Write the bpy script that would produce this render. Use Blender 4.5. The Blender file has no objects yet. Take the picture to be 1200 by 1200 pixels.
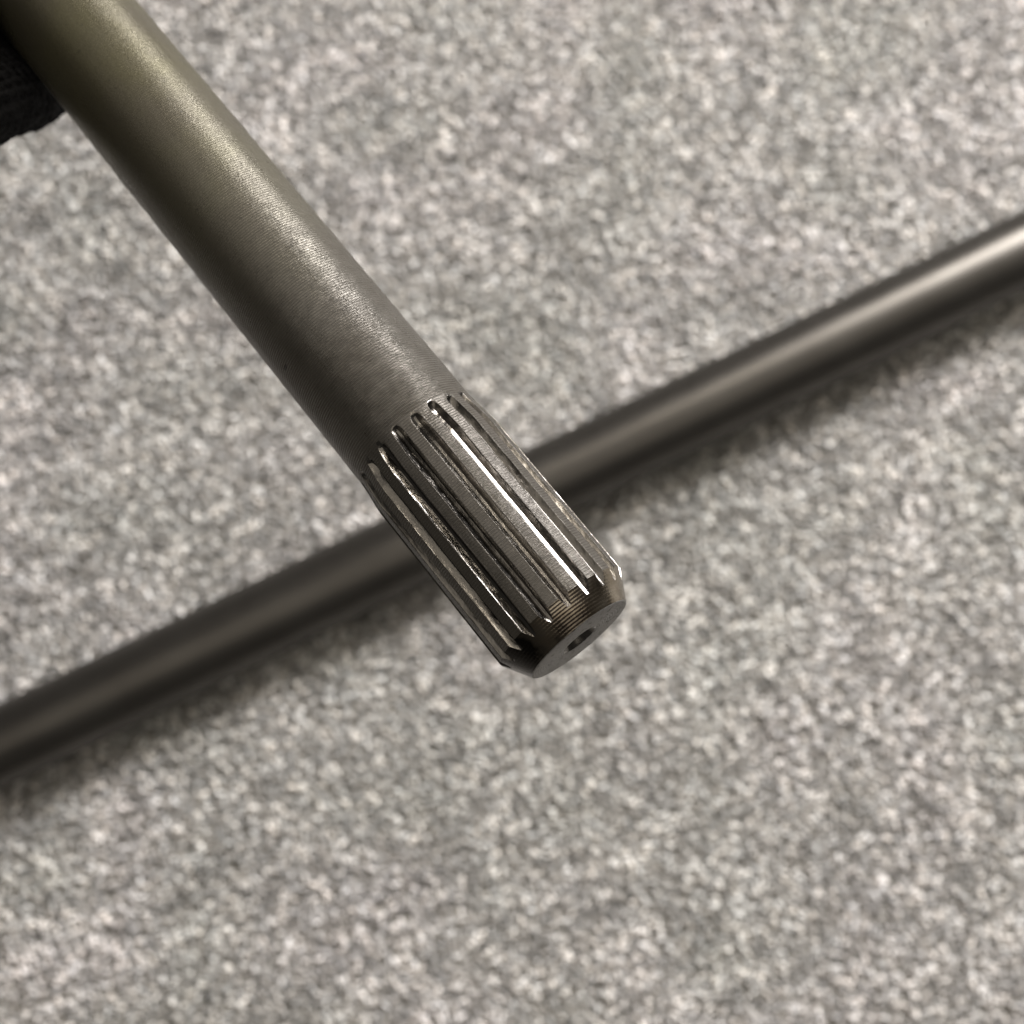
import bpy, bmesh, math, random
import numpy as np
from mathutils import Vector, Matrix

scene = bpy.context.scene
col = scene.collection
R_ = math.radians
rng = np.random.default_rng(11)

# ------------------------------------------------------------------ camera
cam_d = bpy.data.cameras.new('camera')
cam = bpy.data.objects.new('camera', cam_d)
col.objects.link(cam)
cam.location = (0, 0, 0.510)
cam.rotation_euler = (R_(10), 0, 0)
cam_d.sensor_width = 36
cam_d.lens = 48
cam_d.clip_start = 0.01
cam_d.clip_end = 50
cam_d.dof.use_dof = True
cam_d.dof.focus_distance = 0.228
cam_d.dof.aperture_fstop = 14.5
scene.camera = cam

# ------------------------------------------------------------------ world and lamps (indoor ceiling tube, two added lights)
w = bpy.data.worlds.new('World')
scene.world = w
w.use_nodes = True
wb = w.node_tree.nodes['Background']
wb.inputs['Color'].default_value = (1.0, 0.93, 0.84, 1)
wb.inputs['Strength'].default_value = 0.08


def area(name, loc, target, sx, sy, power, color, roll=0.0):
    d = bpy.data.lights.new(name, 'AREA')
    d.shape = 'RECTANGLE'
    d.size, d.size_y = sx, sy
    d.energy = power
    d.color = color
    o = bpy.data.objects.new(name, d)
    col.objects.link(o)
    o.location = loc
    q = (Vector(target) - Vector(loc)).to_track_quat('-Z', 'Y')
    o.rotation_euler = q.to_euler()
    if roll:
        o.rotation_euler.rotate_axis('Z', roll)
    return o


area('ceiling_tube_lamp', (0.52, 1.9, 2.0), (0.1, 0.6, 0), 0.12, 2.2, 20, (1.0, 0.90, 0.76))
area('near_gradient_light', (0.62, 1.02, 0.84), (0.15, 0.2, 0), 0.46, 0.42, 45, (1.0, 0.965, 0.955))  # unseen light added close by to brighten the carpet towards the upper right
area('overhead_fill_light', (0.3, 0.3, 2.4), (0.3, 0.3, 0), 3.0, 3.0, 28, (1.0, 0.91, 0.78))  # unseen broad fill added overhead to lift the shaft's mid-tones

scene.view_settings.view_transform = 'Standard'
scene.view_settings.look = 'None'
scene.view_settings.exposure = 0.0
scene.view_settings.gamma = 1.0
scene.render.engine = 'CYCLES'
scene.cycles.use_denoising = True
scene.cycles.max_bounces = 8


# ------------------------------------------------------------------ helpers
def mesh_obj(name, verts, faces, mats, parent=None, smooth=True, mat_idx=None):
    me = bpy.data.meshes.new(name)
    me.from_pydata([tuple(v) for v in verts], [], [tuple(f) for f in faces])
    for m in (mats if isinstance(mats, (list, tuple)) else [mats]):
        me.materials.append(m)
    if mat_idx is not None:
        me.polygons.foreach_set('material_index', np.asarray(mat_idx, dtype=np.int32))
    me.polygons.foreach_set('use_smooth', np.full(len(me.polygons), smooth))
    me.update()
    o = bpy.data.objects.new(name, me)
    col.objects.link(o)
    if parent:
        o.parent = parent
    return o


def tag(o, label=None, cat=None, group=None, kind=None):
    if label: o['label'] = label
    if cat: o['category'] = cat
    if group: o['group'] = group
    if kind: o['kind'] = kind
    return o


class NT:
    """small node-tree writer"""
    def __init__(self, name):
        self.m = bpy.data.materials.new(name)
        self.m.use_nodes = True
        self.t = self.m.node_tree
        self.bsdf = self.t.nodes['Principled BSDF']

    def n(self, typ, **kw):
        nd = self.t.nodes.new(typ)
        for k, v in kw.items():
            if k.startswith('i_'):
                nd.inputs[k[2:].replace('_', ' ')].default_value = v
            else:
                setattr(nd, k, v)
        return nd

    def l(self, a, b):
        self.t.links.new(a, b)

    def math(self, op, a, b=None, c=None, clamp=False):
        nd = self.t.nodes.new('ShaderNodeMath')
        nd.operation = op
        nd.use_clamp = clamp
        for i, v in enumerate((a, b, c)):
            if v is None: continue
            if isinstance(v, (int, float)): nd.inputs[i].default_value = v
            else: self.l(v, nd.inputs[i])
        return nd.outputs[0]

    def ramp(self, fac, stops):
        nd = self.t.nodes.new('ShaderNodeValToRGB')
        el = nd.color_ramp.elements
        while len(el) < len(stops): el.new(0.5)
        for e, (p, c) in zip(el, stops):
            e.position = p
            e.color = (*c, 1) if len(c) == 3 else c
        self.l(fac, nd.inputs[0])
        return nd.outputs[0]

    def mix(self, fac, a, b, typ='MIX'):
        nd = self.t.nodes.new('ShaderNodeMix')
        nd.data_type = 'RGBA'
        nd.blend_type = typ
        for s, v in ((nd.inputs[0], fac), (nd.inputs[6], a), (nd.inputs[7], b)):
            if isinstance(v, (int, float)): s.default_value = v
            elif isinstance(v, tuple): s.default_value = (*v, 1)
            else: self.l(v, s)
        return nd.outputs[2]

    def noise(self, vec, scale, detail=4, rough=0.55):
        nd = self.n('ShaderNodeTexNoise')
        nd.inputs['Scale'].default_value = scale
        nd.inputs['Detail'].default_value = detail
        nd.inputs['Roughness'].default_value = rough
        self.l(vec, nd.inputs['Vector'])
        return nd.outputs['Fac']

    def mapping(self, vec, scale=(1, 1, 1), rot=(0, 0, 0)):
        nd = self.n('ShaderNodeMapping')
        nd.inputs['Scale'].default_value = scale
        nd.inputs['Rotation'].default_value = rot
        self.l(vec, nd.inputs['Vector'])
        return nd.outputs[0]

    def bump(self, h, dist, strength=1.0, normal=None):
        nd = self.n('ShaderNodeBump')
        nd.inputs['Distance'].default_value = dist
        nd.inputs['Strength'].default_value = strength
        self.l(h, nd.inputs['Height'])
        if normal is not None: self.l(normal, nd.inputs['Normal'])
        return nd.outputs[0]


# ------------------------------------------------------------------ materials
def steel_turned(name, pitch=0.00052, olive=True, marks=1.0):
    k = NT(name)
    co = k.n('ShaderNodeTexCoord').outputs['Object']
    sep = k.n('ShaderNodeSeparateXYZ')
    k.l(co, sep.inputs[0])
    z = sep.outputs['Z']
    blot = k.noise(co, 60, 5, 0.6)
    fine = k.noise(k.mapping(co, (0.35, 0.35, 1.6)), 1100, 3, 0.6)
    grit = k.noise(k.mapping(co, (0.6, 0.6, 1.4)), 4200, 2, 0.7)
    streak = k.noise(k.mapping(co, (1, 1, 14)), 90, 4, 0.6)      # rings round the bar
    if olive:
        # oil film from the held end fading out towards the splined end
        zz = k.math('ADD', z, k.math('MULTIPLY', k.math('SUBTRACT', blot, 0.5), 0.045))
        oil = k.math('MULTIPLY_ADD', zz, -16.0, -0.42, clamp=True)
        base = k.mix(oil, (0.112, 0.105, 0.092), (0.078, 0.072, 0.041))
    else:
        oil = None
        base = k.mix(blot, (0.066, 0.061, 0.054), (0.125, 0.118, 0.107))
    base = k.mix(k.math('MULTIPLY', k.ramp(blot, [(0.40, (0, 0, 0)), (0.66, (1, 1, 1))]), 0.55), base, (0.065, 0.057, 0.044))
    k.bsdf.inputs['Metallic'].default_value = 0.55          # oxide and oil film over the bare metal
    rough = k.math('MULTIPLY_ADD', streak, 0.16, 0.20)
    rough = k.math('MULTIPLY_ADD', blot, 0.10, rough)
    run = k.noise(k.mapping(co, (1, 1, 0.10)), 700, 3, 0.65)                # wiped oil streaks along the bar
    rough = k.math('ADD', rough, k.math('MULTIPLY', k.math('SUBTRACT', run, 0.5), 0.35))
    if olive:
        vd = k.n('ShaderNodeVectorMath', operation='DISTANCE')
        k.l(k.mapping(co, (1.0, 0.55, 1.7)), vd.inputs[0])
        vd.inputs[1].default_value = (0.0077, 0.0098 * 0.55, -0.0235 * 1.7)
        nick = k.math('LESS_THAN', k.math('ADD', vd.outputs['Value'], k.math('MULTIPLY', fine, 0.0006)), 0.00095)
        specks = k.ramp(k.noise(co, 1500, 1), [(0.74, (0, 0, 0)), (0.77, (1, 1, 1))])
        base = k.mix(k.math('MAXIMUM', nick, k.math('MULTIPLY', specks, 0.7)), base, (0.012, 0.011, 0.01))
    k.l(rough, k.bsdf.inputs['Roughness'])
    # turning marks: fine rings whose depth wanders
    wob = k.math('MULTIPLY', k.noise(co, 140, 2), 0.00012)
    ph = k.math('MULTIPLY', k.math('ADD', z, wob), 2 * math.pi / pitch)
    ring = k.math('SINE', ph)
    amp = k.math('MULTIPLY_ADD', k.noise(co, 500, 3), 1.3, 0.1, clamp=True)
    if olive:
        fade = k.math('MAXIMUM', k.math('MULTIPLY_ADD', z, 13.0, 1.10, clamp=True), 0.22)
        amp = k.math('MULTIPLY', amp, fade)
    ring = k.math('MULTIPLY', ring, amp)
    base = k.mix(k.math('MULTIPLY_ADD', ring, -0.45, 0.12, clamp=True), base, (0.06, 0.054, 0.045))   # oil left in the rings
    k.l(base, k.bsdf.inputs['Base Color'])
    nb = k.bump(ring, 0.00010 * marks)
    nb = k.bump(fine, 0.00005, 1.0, nb)
    nb = k.bump(grit, 0.00009 if not olive else 0.00008, 1.0, nb)
    k.l(nb, k.bsdf.inputs['Normal'])
    return k.m


def steel_groove():
    k = NT('oily_groove_steel')
    co = k.n('ShaderNodeTexCoord').outputs['Object']
    n1 = k.noise(k.mapping(co, (1, 1, 0.55)), 760, 4, 0.65)
    n2 = k.noise(k.mapping(co, (1, 1, 0.25)), 1500, 3, 0.6)
    base = k.mix(n1, (0.028, 0.025, 0.022), (0.17, 0.16, 0.145))
    k.l(base, k.bsdf.inputs['Base Color'])
    k.bsdf.inputs['Metallic'].default_value = 1.0
    k.l(k.math('MULTIPLY_ADD', n1, 0.28, 0.09), k.bsdf.inputs['Roughness'])
    nb = k.bump(n1, 0.00011)
    nb = k.bump(n2, 0.00006, 1.0, nb)
    k.l(nb, k.bsdf.inputs['Normal'])
    k.bsdf.inputs['Coat Weight'].default_value = 0.6
    k.bsdf.inputs['Coat Roughness'].default_value = 0.05
    return k.m


def steel_tip():
    k = NT('turned_tip_steel')
    co = k.n('ShaderNodeTexCoord').outputs['Object']
    sep = k.n('ShaderNodeSeparateXYZ')
    k.l(co, sep.inputs[0])
    n1 = k.noise(co, 160, 4, 0.6)
    grit = k.noise(co, 2600, 2, 0.7)
    base = k.ramp(n1, [(0.30, (0.06, 0.052, 0.044)), (0.50, (0.23, 0.195, 0.148)), (0.72, (0.40, 0.36, 0.30))])
    dark_reflection = k.math('MULTIPLY_ADD', k.math('ADD', sep.outputs['Y'], k.math('MULTIPLY', k.math('SUBTRACT', n1, 0.5), 0.016)), 150.0, -0.35, clamp=True)  # dark reflection painted into the colour on one side of the tip
    base = k.mix(dark_reflection, base, (0.018, 0.016, 0.014))
    k.l(base, k.bsdf.inputs['Base Color'])
    k.bsdf.inputs['Metallic'].default_value = 1.0
    k.l(k.math('MULTIPLY_ADD', n1, 0.2, 0.10), k.bsdf.inputs['Roughness'])
    wob = k.math('MULTIPLY', k.noise(co, 200, 2), 0.00012)
    ring = k.math('SINE', k.math('MULTIPLY', k.math('ADD', sep.outputs['Z'], wob), 2 * math.pi / 0.00050))
    nb = k.bump(ring, 0.000016)
    nb = k.bump(grit, 0.00003, 1.0, nb)
    k.l(nb, k.bsdf.inputs['Normal'])
    return k.m


def steel_face():
    k = NT('end_face_steel')
    co = k.n('ShaderNodeTexCoord').outputs['Object']
    n1 = k.noise(co, 300, 4, 0.6)
    pits = k.noise(co, 1300, 2, 0.5)
    base = k.mix(n1, (0.17, 0.168, 0.163), (0.27, 0.265, 0.255))
    base = k.mix(k.ramp(pits, [(0.60, (0, 0, 0)), (0.66, (1, 1, 1))]), base, (0.06, 0.055, 0.05))
    k.l(base, k.bsdf.inputs['Base Color'])
    k.bsdf.inputs['Metallic'].default_value = 0.85
    k.bsdf.inputs['Roughness'].default_value = 0.48
    ln = k.n('ShaderNodeVectorMath', operation='LENGTH')
    k.l(k.mapping(co, (1, 1, 0)), ln.inputs[0])
    ring = k.math('SINE', k.math('MULTIPLY', k.math('ADD', ln.outputs['Value'], k.math('MULTIPLY', n1, 0.0001)), 2 * math.pi / 0.00055))
    nb = k.bump(ring, 0.00003)
    k.l(k.bump(pits, 0.00014, 1.0, nb), k.bsdf.inputs['Normal'])
    return k.m


def glove_mat():
    k = NT('black_knit')
    co = k.n('ShaderNodeTexCoord').outputs['Object']
    wv = k.n('ShaderNodeTexWave', wave_type='BANDS', bands_direction='Z')
    wv.inputs['Scale'].default_value = 230
    wv.inputs['Distortion'].default_value = 2.5
    wv.inputs['Detail'].default_value = 2
    k.l(co, wv.inputs['Vector'])
    wv2 = k.n('ShaderNodeTexWave', wave_type='BANDS', bands_direction='DIAGONAL')
    wv2.inputs['Scale'].default_value = 260
    wv2.inputs['Distortion'].default_value = 3
    k.l(co, wv2.inputs['Vector'])
    h = k.math('MULTIPLY', wv.outputs['Fac'], wv2.outputs['Fac'])
    n = k.noise(co, 900, 3)
    base = k.mix(n, (0.006, 0.006, 0.0065), (0.028, 0.0285, 0.031))
    k.l(base, k.bsdf.inputs['Base Color'])
    k.bsdf.inputs['Roughness'].default_value = 0.9
    k.bsdf.inputs['Specular IOR Level'].default_value = 0.15
    nb = k.bump(h, 0.0022)
    nb = k.bump(n, 0.0004, 1.0, nb)
    k.l(nb, k.bsdf.inputs['Normal'])
    return k.m


def pile_mat():
    k = NT('carpet_yarn')
    at = k.n('ShaderNodeAttribute', attribute_name='yarn_tone')
    co = k.n('ShaderNodeTexCoord').outputs['Object']
    n = k.noise(co, 1800, 2)
    k.l(k.mix(k.math('MULTIPLY', n, 0.25), at.outputs['Color'], (0.30, 0.29, 0.27)), k.bsdf.inputs['Base Color'])
    k.bsdf.inputs['Roughness'].default_value = 0.8
    k.bsdf.inputs['Specular IOR Level'].default_value = 0.3
    k.bsdf.inputs['Sheen Weight'].default_value = 0.15
    return k.m


def backing_mat():
    k = NT('carpet_backing')
    co = k.n('ShaderNodeTexCoord').outputs['Object']
    vo = k.n('ShaderNodeTexVoronoi')
    vo.inputs['Scale'].default_value = 380
    k.l(co, vo.inputs['Vector'])
    n = k.noise(co, 420, 4, 0.6)
    c = k.ramp(n, [(0.34, (0.10, 0.096, 0.088)), (0.50, (0.28, 0.27, 0.25)), (0.64, (0.55, 0.535, 0.50))])
    k.l(c, k.bsdf.inputs['Base Color'])
    k.bsdf.inputs['Roughness'].default_value = 0.95
    k.l(k.bump(k.math('ADD', n, vo.outputs['Distance']), 0.002), k.bsdf.inputs['Normal'])
    return k.m


M_bar = steel_turned('turned_oily_steel')
M_land = steel_turned('tooth_land_steel', olive=False, marks=0.55)
M_groove = steel_groove()
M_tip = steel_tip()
M_face = steel_face()
M_glove = glove_mat()

# ------------------------------------------------------------------ carpet
S = 1.6
tag(mesh_obj('carpet', [(-S, -S, 0), (S, -S, 0), (S, S, 0), (-S, S, 0)], [(0, 1, 2, 3)], backing_mat()), kind='structure')


def build_pile():
    x0, x1, y0, y1 = -0.30, 0.30, -0.18, 0.41
    step = 0.0019
    xs = np.arange(x0, x1, step)
    ys = np.arange(y0, y1, step)
    gx, gy = np.meshgrid(xs, ys)
    n = gx.size
    px = gx.ravel() + rng.uniform(-1, 1, n) * step * 0.8
    py = gy.ravel() + rng.uniform(-1, 1, n) * step * 0.8
    ang = rng.uniform(0, 2 * np.pi, n)
    ln = rng.uniform(0.0016, 0.0036, n)
    hh = rng.uniform(0.0007, 0.0020, n)
    rad = rng.uniform(0.00038, 0.00084, n)
    base = rng.uniform(-0.0002, 0.0007, n)
    ns, nr = 4, 4
    t = np.linspace(0, 1, nr)
    dx, dy = np.cos(ang), np.sin(ang)
    bend = rng.uniform(-0.0012, 0.0012, n)
    V = np.zeros((n, nr, ns, 3), dtype=np.float32)
    for i, ti in enumerate(t):
        a = (ti - 0.5) * ln
        b = bend * 4 * ti * (1 - ti)
        cx = px + dx * a - dy * b
        cy = py + dy * a + dx * b
        cz = base + hh * 4 * ti * (1 - ti) + 0.0002
        # frame: side vector and up-ish vector
        slope = hh * 4 * (1 - 2 * ti) / ln
        q = 1 / np.sqrt(1 + slope ** 2)
        ux, uy, uz = -slope * q * dx, -slope * q * dy, q
        taper = 0.75 if i in (0, nr - 1) else 1.0
        for j in range(ns):
            an = 2 * np.pi * j / ns
            ca, sa = math.cos(an) * taper, math.sin(an) * taper
            V[:, i, j, 0] = cx + rad * (ca * -dy + sa * ux)
            V[:, i, j, 1] = cy + rad * (ca * dx + sa * uy)
            V[:, i, j, 2] = cz + rad * sa * uz
    idx = np.arange(n * nr * ns, dtype=np.int32).reshape(n, nr, ns)
    F = []
    for i in range(nr - 1):
        for j in range(ns):
            j2 = (j + 1) % ns
            F.append(np.stack([idx[:, i, j], idx[:, i, j2], idx[:, i + 1, j2], idx[:, i + 1, j]], axis=1))
    F = np.concatenate(F, axis=0)
    me = bpy.data.meshes.new('carpet_pile')
    me.vertices.add(n * nr * ns)
    me.vertices.foreach_set('co', V.ravel())
    me.loops.add(F.size)
    me.loops.foreach_set('vertex_index', F.ravel())
    me.polygons.add(len(F))
    me.polygons.foreach_set('loop_start', np.arange(0, F.size, 4, dtype=np.int32))
    me.polygons.foreach_set('use_smooth', np.ones(len(F), dtype=bool))
    me.update(calc_edges=True)
    # yarn colours: mixed white, grey and charcoal fibres, loosely clumped
    g = rng.uniform(0, 1, (ys.size // 2 + 2, xs.size // 2 + 2))
    clump = g[(np.arange(ys.size) // 2)][:, (np.arange(xs.size) // 2)].ravel()
    r = 0.55 * rng.uniform(0, 1, n) + 0.45 * clump
    tone = np.interp(r, [0.0, 0.22, 0.45, 0.62, 0.78, 1.0], [0.08, 0.17, 0.33, 0.45, 0.82, 1.0])
    warm = rng.uniform(-1, 1, n)
    hue = rng.uniform(-1, 1, (ys.size // 14 + 3, xs.size // 14 + 3))
    iy, ix = np.arange(ys.size) / 14, np.arange(xs.size) / 14
    fy, fx = (iy % 1)[:, None], (ix % 1)[None, :]
    y0i, x0i = iy.astype(int), ix.astype(int)
    hue = ((hue[y0i][:, x0i] * (1 - fx) + hue[y0i][:, x0i + 1] * fx) * (1 - fy) + (hue[y0i + 1][:, x0i] * (1 - fx) + hue[y0i + 1][:, x0i + 1] * fx) * fy).ravel()
    colr = np.ones((n, 4), dtype=np.float32)
    tone = tone * (1 + 0.10 * hue)
    colr[:, 0] = tone * (1.0 + 0.035 * warm + 0.012 * hue)
    colr[:, 1] = tone * (0.975 - 0.010 * hue)
    colr[:, 2] = tone * (0.935 - 0.035 * warm + 0.012 * hue)
    at = me.attributes.new('yarn_tone', 'FLOAT_COLOR', 'POINT')
    at.data.foreach_set('color', np.repeat(colr, nr * ns, axis=0).ravel())
    me.materials.append(pile_mat())
    o = bpy.data.objects.new('carpet_pile', me)
    col.objects.link(o)
    tag(o, 'grey speckled short carpet pile under both steel bars', 'carpet', kind='stuff')


build_pile()


# ------------------------------------------------------------------ plain bar lying on the carpet
def lathe(profile, seg):
    """profile [(r, z)] -> verts, faces; r 0 allowed at ends"""
    vs, fs = [], []
    rows = []
    for r, z in profile:
        if r < 1e-9:
            rows.append([len(vs)])
            vs.append((0, 0, z))
        else:
            rows.append(list(range(len(vs), len(vs) + seg)))
            vs += [(r * math.cos(2 * math.pi * i / seg), r * math.sin(2 * math.pi * i / seg), z) for i in range(seg)]
    for a, b in zip(rows, rows[1:]):
        for i in range(seg):
            j = (i + 1) % seg
            if len(a) == 1: fs.append((a[0], b[j], b[i]))
            elif len(b) == 1: fs.append((a[i], a[j], b[0]))
            else: fs.append((a[i], a[j], b[j], b[i]))
    return vs, fs


def plain_bar():
    a = Vector((-0.18287, 0.00214, 0.0152))
    b = Vector((0.19499, 0.18822, 0.0152))
    d = (b - a).normalized()
    mid = (a + b) / 2
    e = bpy.data.objects.new('steel_bar', None)
    e.empty_display_size = 0.02
    col.objects.link(e)
    e.location = mid
    e.rotation_euler = d.to_track_quat('Z', 'Y').to_euler()
    L, r = 0.42, 0.0142
    m = steel_plain()
    prof = [(r, -L + 0.002)] + [(r, -L + 0.002 + (2 * L - 0.004) * i / 60) for i in range(1, 61)]
    v, f = lathe(prof, 96)
    mesh_obj('bar', v, f, m, e)
    for s in (-1, 1):
        pr = [(0, s * L), (r - 0.002, s * L), (r, s * (L - 0.002))]
        v, f = lathe(pr, 96)
        mesh_obj('end_chamfer', v, f, m, e, smooth=False)
    tag(e, 'plain smooth steel bar lying diagonally on the grey carpet, out of focus', 'steel bar')


def steel_plain():
    k = NT('ground_bar_steel')
    co = k.n('ShaderNodeTexCoord').outputs['Object']
    blot = k.noise(co, 45, 4, 0.6)
    ring = k.noise(k.mapping(co, (1, 1, 30)), 60, 3, 0.6)
    k.l(k.mix(blot, (0.044, 0.040, 0.035), (0.069, 0.065, 0.058)), k.bsdf.inputs['Base Color'])
    k.bsdf.inputs['Metallic'].default_value = 0.8
    k.l(k.math('MULTIPLY_ADD', k.math('ADD', ring, k.math('MULTIPLY', k.noise(k.mapping(co, (1, 1, 0.15)), 260, 4, 0.6), 1.0)), 0.16, 0.19), k.bsdf.inputs['Roughness'])
    nb = k.bump(ring, 0.00002)
    k.l(nb, k.bsdf.inputs['Normal'])
    return k.m


plain_bar()

# ------------------------------------------------------------------ splined bar held in the air
A = Vector((0.61337712, -0.77689543, 0.14213377))       # towards the splined end
VX = Vector((-0.15856647, 0.05516225, 0.98580617))      # towards the viewer
VY = A.cross(VX)
ORI = Vector((-0.01708, 0.05498554, 0.27193134))        # centre of the bar where the splines start
LOCAL = Matrix((VX, VY, A)).transposed().to_4x4()
LOCAL.translation = ORI


def held_empty(name):
    e = bpy.data.objects.new(name, None)
    e.empty_display_size = 0.02
    col.objects.link(e)
    e.matrix_world = LOCAL
    return e


def smoothstep(x):
    x = np.clip(x, 0, 1)
    return x * x * (3 - 2 * x)


def wander(n, scales, amps):
    out = np.zeros(n)
    for s, am in zip(scales, amps):
        k = max(2, int(n / s) + 2)
        out += am * np.interp(np.linspace(0, k - 1, n), np.arange(k), rng.uniform(-1, 1, k))
    return out


def splined_bar():
    e = held_empty('splined_shaft')
    r0, ro, rf = 0.0125, 0.01312, 0.01025
    N, depth = 20, 0.00108
    zl, slope = 0.0415, 0.58
    zface = zl + (ro - rf) / slope
    # smooth bar
    zs = np.linspace(-0.36, 0.0, 240)
    v, f = lathe([(r0, z) for z in zs], 120)
    mesh_obj('bar', v, f, M_bar, e)
    v, f = lathe([(0, -0.362), (r0 - 0.002, -0.362), (r0, -0.36)], 120)
    mesh_obj('rear_end', v, f, M_bar, e, smooth=False)
    # splines
    pitch = 2 * math.pi / N
    phase = R_(7.3)
    half = pitch / 2
    arc = half * ro
    gt, gb = 0.00106, 0.00026           # half widths of a groove at its mouth and floor
    rows = 170
    s = np.linspace(0, 1, rows) ** 1.12

    def out_r(z):
        return r0 + (ro - r0) * smoothstep((z - 0.0004) / 0.007)

    def run(z, st):
        x = np.clip((z - st) / 0.0026, 0, 1)
        return np.sqrt(np.clip(1 - (1 - x) ** 2, 0, 1)) ** 1.3

    starts = rng.uniform(0.0000, 0.0009, N)
    edge = {}
    for g in range(N):
        for sd in (-1, 1):
            edge[g, sd] = (wander(rows, (60, 18, 6, 2.5), (0.00008, 0.00005, 0.00002, 0.000010)), wander(rows, (40, 9, 3.5), (0.00005, 0.00003, 0.00001)))
    floorw = [wander(rows, (30, 8), (0.00008, 0.00004)) for g in range(N)]

    def column(g, u, kind, sd):
        """one line of points along the bar; u = arc distance from groove centre g"""
        z = 0.0 + s * (zl + 0.0008)
        for _ in range(3):
            ww, bb = edge[g, sd]
            d = depth * run(z, starts[g]) + floorw[g] * run(z, starts[g])
            if kind == 'floor':
                r = out_r(z) - d
                uu = np.full(rows, u)
            elif kind == 'wall':
                q = u                                 # 0 at the floor, 1 at the mouth
                prof = q ** 1.25
                uu = sd * (gb + (gt - gb) * q + ww * q + (bb if 0 < q < 1 else 0)) * (0.45 + 0.55 * run(z, starts[g]) ** 0.6)
                lip = 0.00003 * (q > 0.9)
                r = out_r(z) - d * (1 - prof) + lip * run(z, starts[g])
            else:
                uu = np.full(rows, u)
                r = out_r(z)
            zend = zl + (ro - r[-1]) / slope
            z = s * zend
        th = phase + g * pitch + uu / ro
        return np.stack([r * np.cos(th), r * np.sin(th), z], axis=1), th[-1], zend, r[-1]

    cone = []                                     # outline of the chamfer's upper edge
    for g in range(N):
        # groove floor
        cols, ends = [], []
        for u, kd, sd in ((0, 'wall', -1), (0, 'floor', 1), (0, 'wall', 1)):
            P, th, ze, re = column(g, u, kd, sd)
            cols.append(P)
            cone.append((th, ze, re))
        V = np.concatenate(cols)
        F = [(c * rows + i, (c + 1) * rows + i, (c + 1) * rows + i + 1, c * rows + i + 1) for c in range(2) for i in range(rows - 1)]
        mesh_obj('groove_floor', V, F, M_groove, e)
        # tooth between this groove and the next
        cols = []
        h = (g + 1) % N
        spec = [(g, q, 'wall', 1) for q in (0, .2, .42, .64, .84, .95, 1)]
        spec += [(g, u, 'land', 1) for u in np.linspace(gt + 0.00016, 2 * arc - gt - 0.00016, 7)]
        spec += [(h, q, 'wall', -1) for q in (1, .95, .84, .64, .42, .2, 0)]
        for si, (gg, u, kd, sd) in enumerate(spec):
            P, th, ze, re = column(gg, u, kd, sd)
            if gg == 0 and g == N - 1:
                th += 2 * math.pi
            cols.append(P)
            if 0 < si < len(spec) - 1:
                cone.append((th, ze, re))
        V = np.concatenate(cols)
        nc = len(cols)
        F, MI = [], []
        for c in range(nc - 1):
            for i in range(rows - 1):
                F.append((c * rows + i, (c + 1) * rows + i, (c + 1) * rows + i + 1, c * rows + i + 1))
                MI.append(1 if (c < 5 or c > nc - 7) else 0)
        mesh_obj('spline_tooth', V, F, [M_land, M_groove], e, mat_idx=MI)
    # chamfered tip
    cone.sort()
    n = len(cone)
    k = 10
    V = []
    for t in np.linspace(0, 1, k):
        for th, ze, re in cone:
            z = ze + (zface - ze) * t
            r = re + (rf - re) * t
            V.append((r * math.cos(th), r * math.sin(th), z))
    F = [(a * n + i, a * n + (i + 1) % n, (a + 1) * n + (i + 1) % n, (a + 1) * n + i) for a in range(k - 1) for i in range(n)]
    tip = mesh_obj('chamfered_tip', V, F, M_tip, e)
    tip['label'] = 'bevelled tip with fine brown turning rings'
    # end face with a tiny worn edge
    v, f = lathe([(rf, zface), (rf - 0.00012, zface + 0.00010), (rf - 0.0004, zface + 0.00016), (0.0041, zface + 0.00016), (0.0035, zface + 0.00010)], 96)
    mesh_obj('end_face', v, f, M_face, e)
    v, f = lathe([(0.0035, zface + 0.00010), (0.0032, zface - 0.0003), (0.0022, zface - 0.0027), (0.0018, zface - 0.0032), (0.0018, zface - 0.008), (0, zface - 0.009)], 64)
    hole = mesh_obj('centre_hole', v, f, M_groove, e)
    hole['label'] = 'countersunk centre drill hole'
    tag(e, 'splined steel shaft held in the air by the dark glove, tip pointing down right', 'shaft')
    return e


splined_bar()


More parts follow.
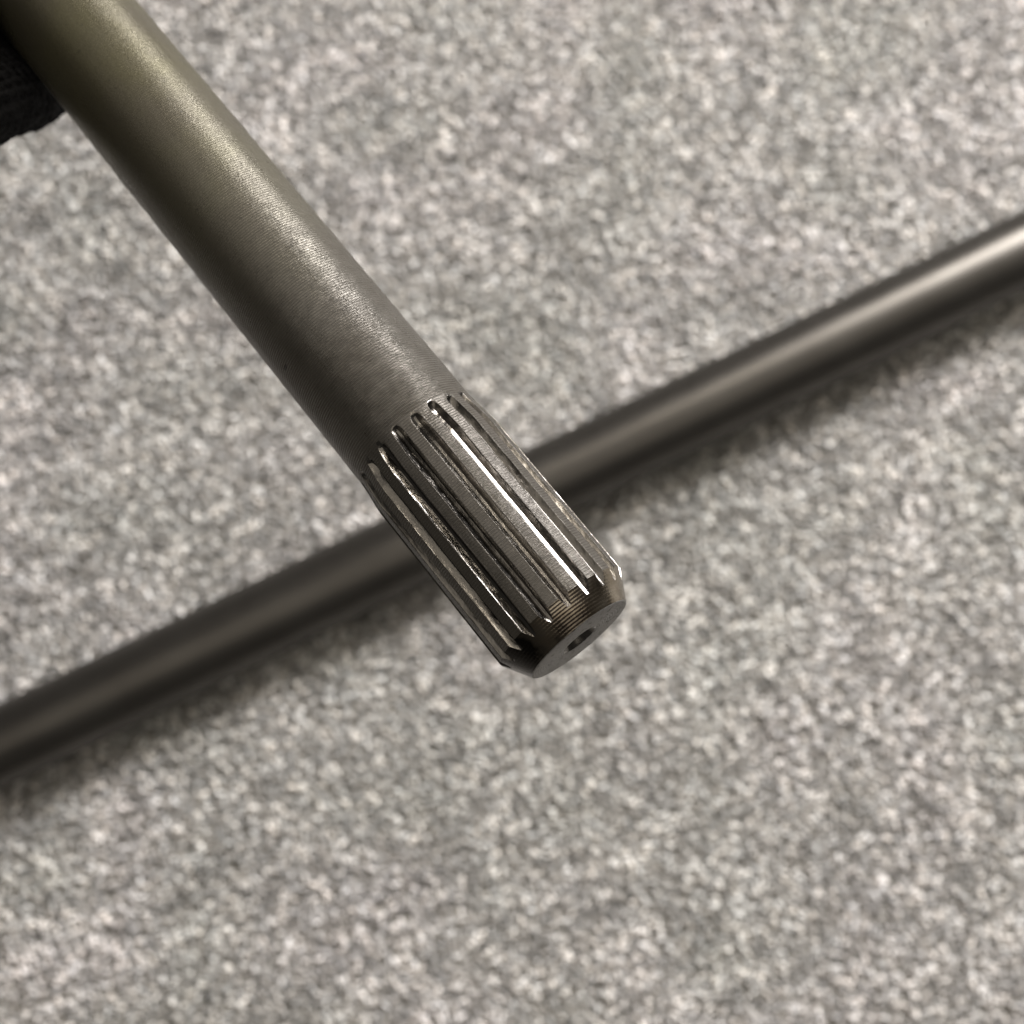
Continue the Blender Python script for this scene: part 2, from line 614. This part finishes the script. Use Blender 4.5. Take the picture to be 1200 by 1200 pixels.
# ------------------------------------------------------------------ gloved hand round the shaft, at the picture's corner
def sweep(bm, pts, radii, seg=16):
    pts = [Vector(p) for p in pts]
    # resample with catmull-rom
    P, Rr = [], []
    m = len(pts)
    for i in range(m - 1):
        p0, p1, p2, p3 = pts[max(i - 1, 0)], pts[i], pts[i + 1], pts[min(i + 2, m - 1)]
        for k in range(6):
            t = k / 6
            P.append(0.5 * ((2 * p1) + (p2 - p0) * t + (2 * p0 - 5 * p1 + 4 * p2 - p3) * t * t + (3 * p1 - p0 - 3 * p2 + p3) * t ** 3))
            Rr.append(radii[i] * (1 - t) + radii[i + 1] * t)
    P.append(pts[-1]); Rr.append(radii[-1])
    # round caps
    d0 = (P[0] - P[1]).normalized(); d1 = (P[-1] - P[-2]).normalized()
    caps0 = [(P[0] + d0 * Rr[0] * math.sin(a), Rr[0] * math.cos(a)) for a in (R_(75), R_(50), R_(25))]
    caps1 = [(P[-1] + d1 * Rr[-1] * math.sin(a), Rr[-1] * math.cos(a)) for a in (R_(25), R_(50), R_(75))]
    allp = caps0 + list(zip(P, Rr)) + caps1
    up = Vector((0.3, 0.2, 0.93))
    prev = None
    rings = []
    for i, (p, r) in enumerate(allp):
        d = (allp[min(i + 1, len(allp) - 1)][0] - allp[max(i - 1, 0)][0]).normalized()
        if prev is None:
            x = d.cross(up).normalized()
        else:
            x = (prev - d * prev.dot(d)).normalized()
        prev = x
        y = d.cross(x)
        rings.append([bm.verts.new(p + x * r * math.cos(2 * math.pi * j / seg) + y * r * math.sin(2 * math.pi * j / seg)) for j in range(seg)])
    for a, b in zip(rings, rings[1:]):
        for j in range(seg):
            bm.faces.new((a[j], a[(j + 1) % seg], b[(j + 1) % seg], b[j]))
    bm.faces.new(rings[0][::-1])
    bm.faces.new(rings[-1])


def gloved_hand():
    e = held_empty('gloved_hand')
    mm = 0.001
    bm = bmesh.new()
    # fingers: from the knuckles at the left, behind the shaft and up its far side
    for z0, r, end, kn in ((-122, 9.6, 100, 46), (-141, 10.0, 170, 48), (-160, 9.6, 210, 46), (-178, 8.6, 200, 42)):
        rho = 12.6 + r
        pts = [(6, kn, z0 - 8), (-4, kn - 12, z0 - 3)]
        rad = [r * 1.15, r * 1.12]
        for ph in range(20, end + 1, 23):
            a = R_(ph)
            pts.append((-rho * math.sin(a), rho * math.cos(a), z0 - 46 * max(0, (ph - 20) / 160) ** 1.3))
            rad.append(r * (1.05 - 0.18 * ph / 210))
        sweep(bm, [tuple(c * mm for c in p) for p in pts], [q * mm for q in rad])
    # palm
    for z0 in (-126, -141, -156, -171, -184):
        sweep(bm, [(2 * mm, 27 * mm, z0 * mm), (4 * mm, 40 * mm, (z0 - 4) * mm), (0, 60 * mm, (z0 * 0.8 - 42) * mm), (-2 * mm, 84 * mm, (z0 * 0.5 - 96) * mm)],
              [12 * mm, 15 * mm, 16 * mm, 19 * mm])
    # thumb: along the viewer's side of the shaft
    sweep(bm, [(6 * mm, 62 * mm, -172 * mm), (13 * mm, 45 * mm, -152 * mm), (16.5 * mm, 29 * mm, -132 * mm), (15.0 * mm, 18 * mm, -126 * mm)],
          [15 * mm, 12.5 * mm, 10.5 * mm, 8.8 * mm])
    # wrist
    sweep(bm, [(-1 * mm, 70 * mm, -172 * mm), (-3 * mm, 100 * mm, -186 * mm), (-6 * mm, 135 * mm, -200 * mm)], [27 * mm, 26 * mm, 29 * mm])
    me = bpy.data.meshes.new('glove')
    bm.to_mesh(me)
    bm.free()
    tmp = bpy.data.objects.new('glove_tmp', me)
    col.objects.link(tmp)
    rm = tmp.modifiers.new('r', 'REMESH')
    rm.mode = 'VOXEL'
    rm.voxel_size = 0.0012
    sm = tmp.modifiers.new('s', 'SMOOTH')
    sm.factor = 0.5
    sm.iterations = 3
    dg = bpy.context.evaluated_depsgraph_get()
    me2 = bpy.data.meshes.new_from_object(tmp.evaluated_get(dg))
    bpy.data.objects.remove(tmp)
    me2.name = 'glove'
    me2.materials.clear()
    me2.materials.append(M_glove)
    nv = len(me2.vertices)
    cv = np.zeros(nv * 3); nn = np.zeros(nv * 3)
    me2.vertices.foreach_get('co', cv)
    me2.vertices.foreach_get('normal', nn)
    cv, nn = cv.reshape(-1, 3), nn.reshape(-1, 3)
    ribs = 0.00022 * np.sin(cv[:, 2] * 2 * np.pi / 0.0034) + rng.uniform(-0.00028, 0.00028, nv)      # uneven knit
    me2.vertices.foreach_set('co', (cv + nn * ribs[:, None]).ravel())
    me2.update()
    me2.polygons.foreach_set('use_smooth', np.ones(len(me2.polygons), dtype=bool))
    o = bpy.data.objects.new('glove', me2)
    col.objects.link(o)
    o.parent = e
    # sleeve beyond the cuff
    bm = bmesh.new()
    sweep(bm, [(-5 * mm, 122 * mm, -196 * mm), (-8 * mm, 180 * mm, -220 * mm), (-12 * mm, 300 * mm, -262 * mm)], [33 * mm, 38 * mm, 46 * mm], 32)
    ms = bpy.data.meshes.new('sleeve')
    bm.to_mesh(ms)
    bm.free()
    ms.materials.append(M_glove)
    ms.polygons.foreach_set('use_smooth', np.ones(len(ms.polygons), dtype=bool))
    so = bpy.data.objects.new('sleeve', ms)
    col.objects.link(so)
    so.parent = e
    tag(e, 'black knit gloved hand gripping the splined shaft at the top left corner', 'gloved hand')


gloved_hand()
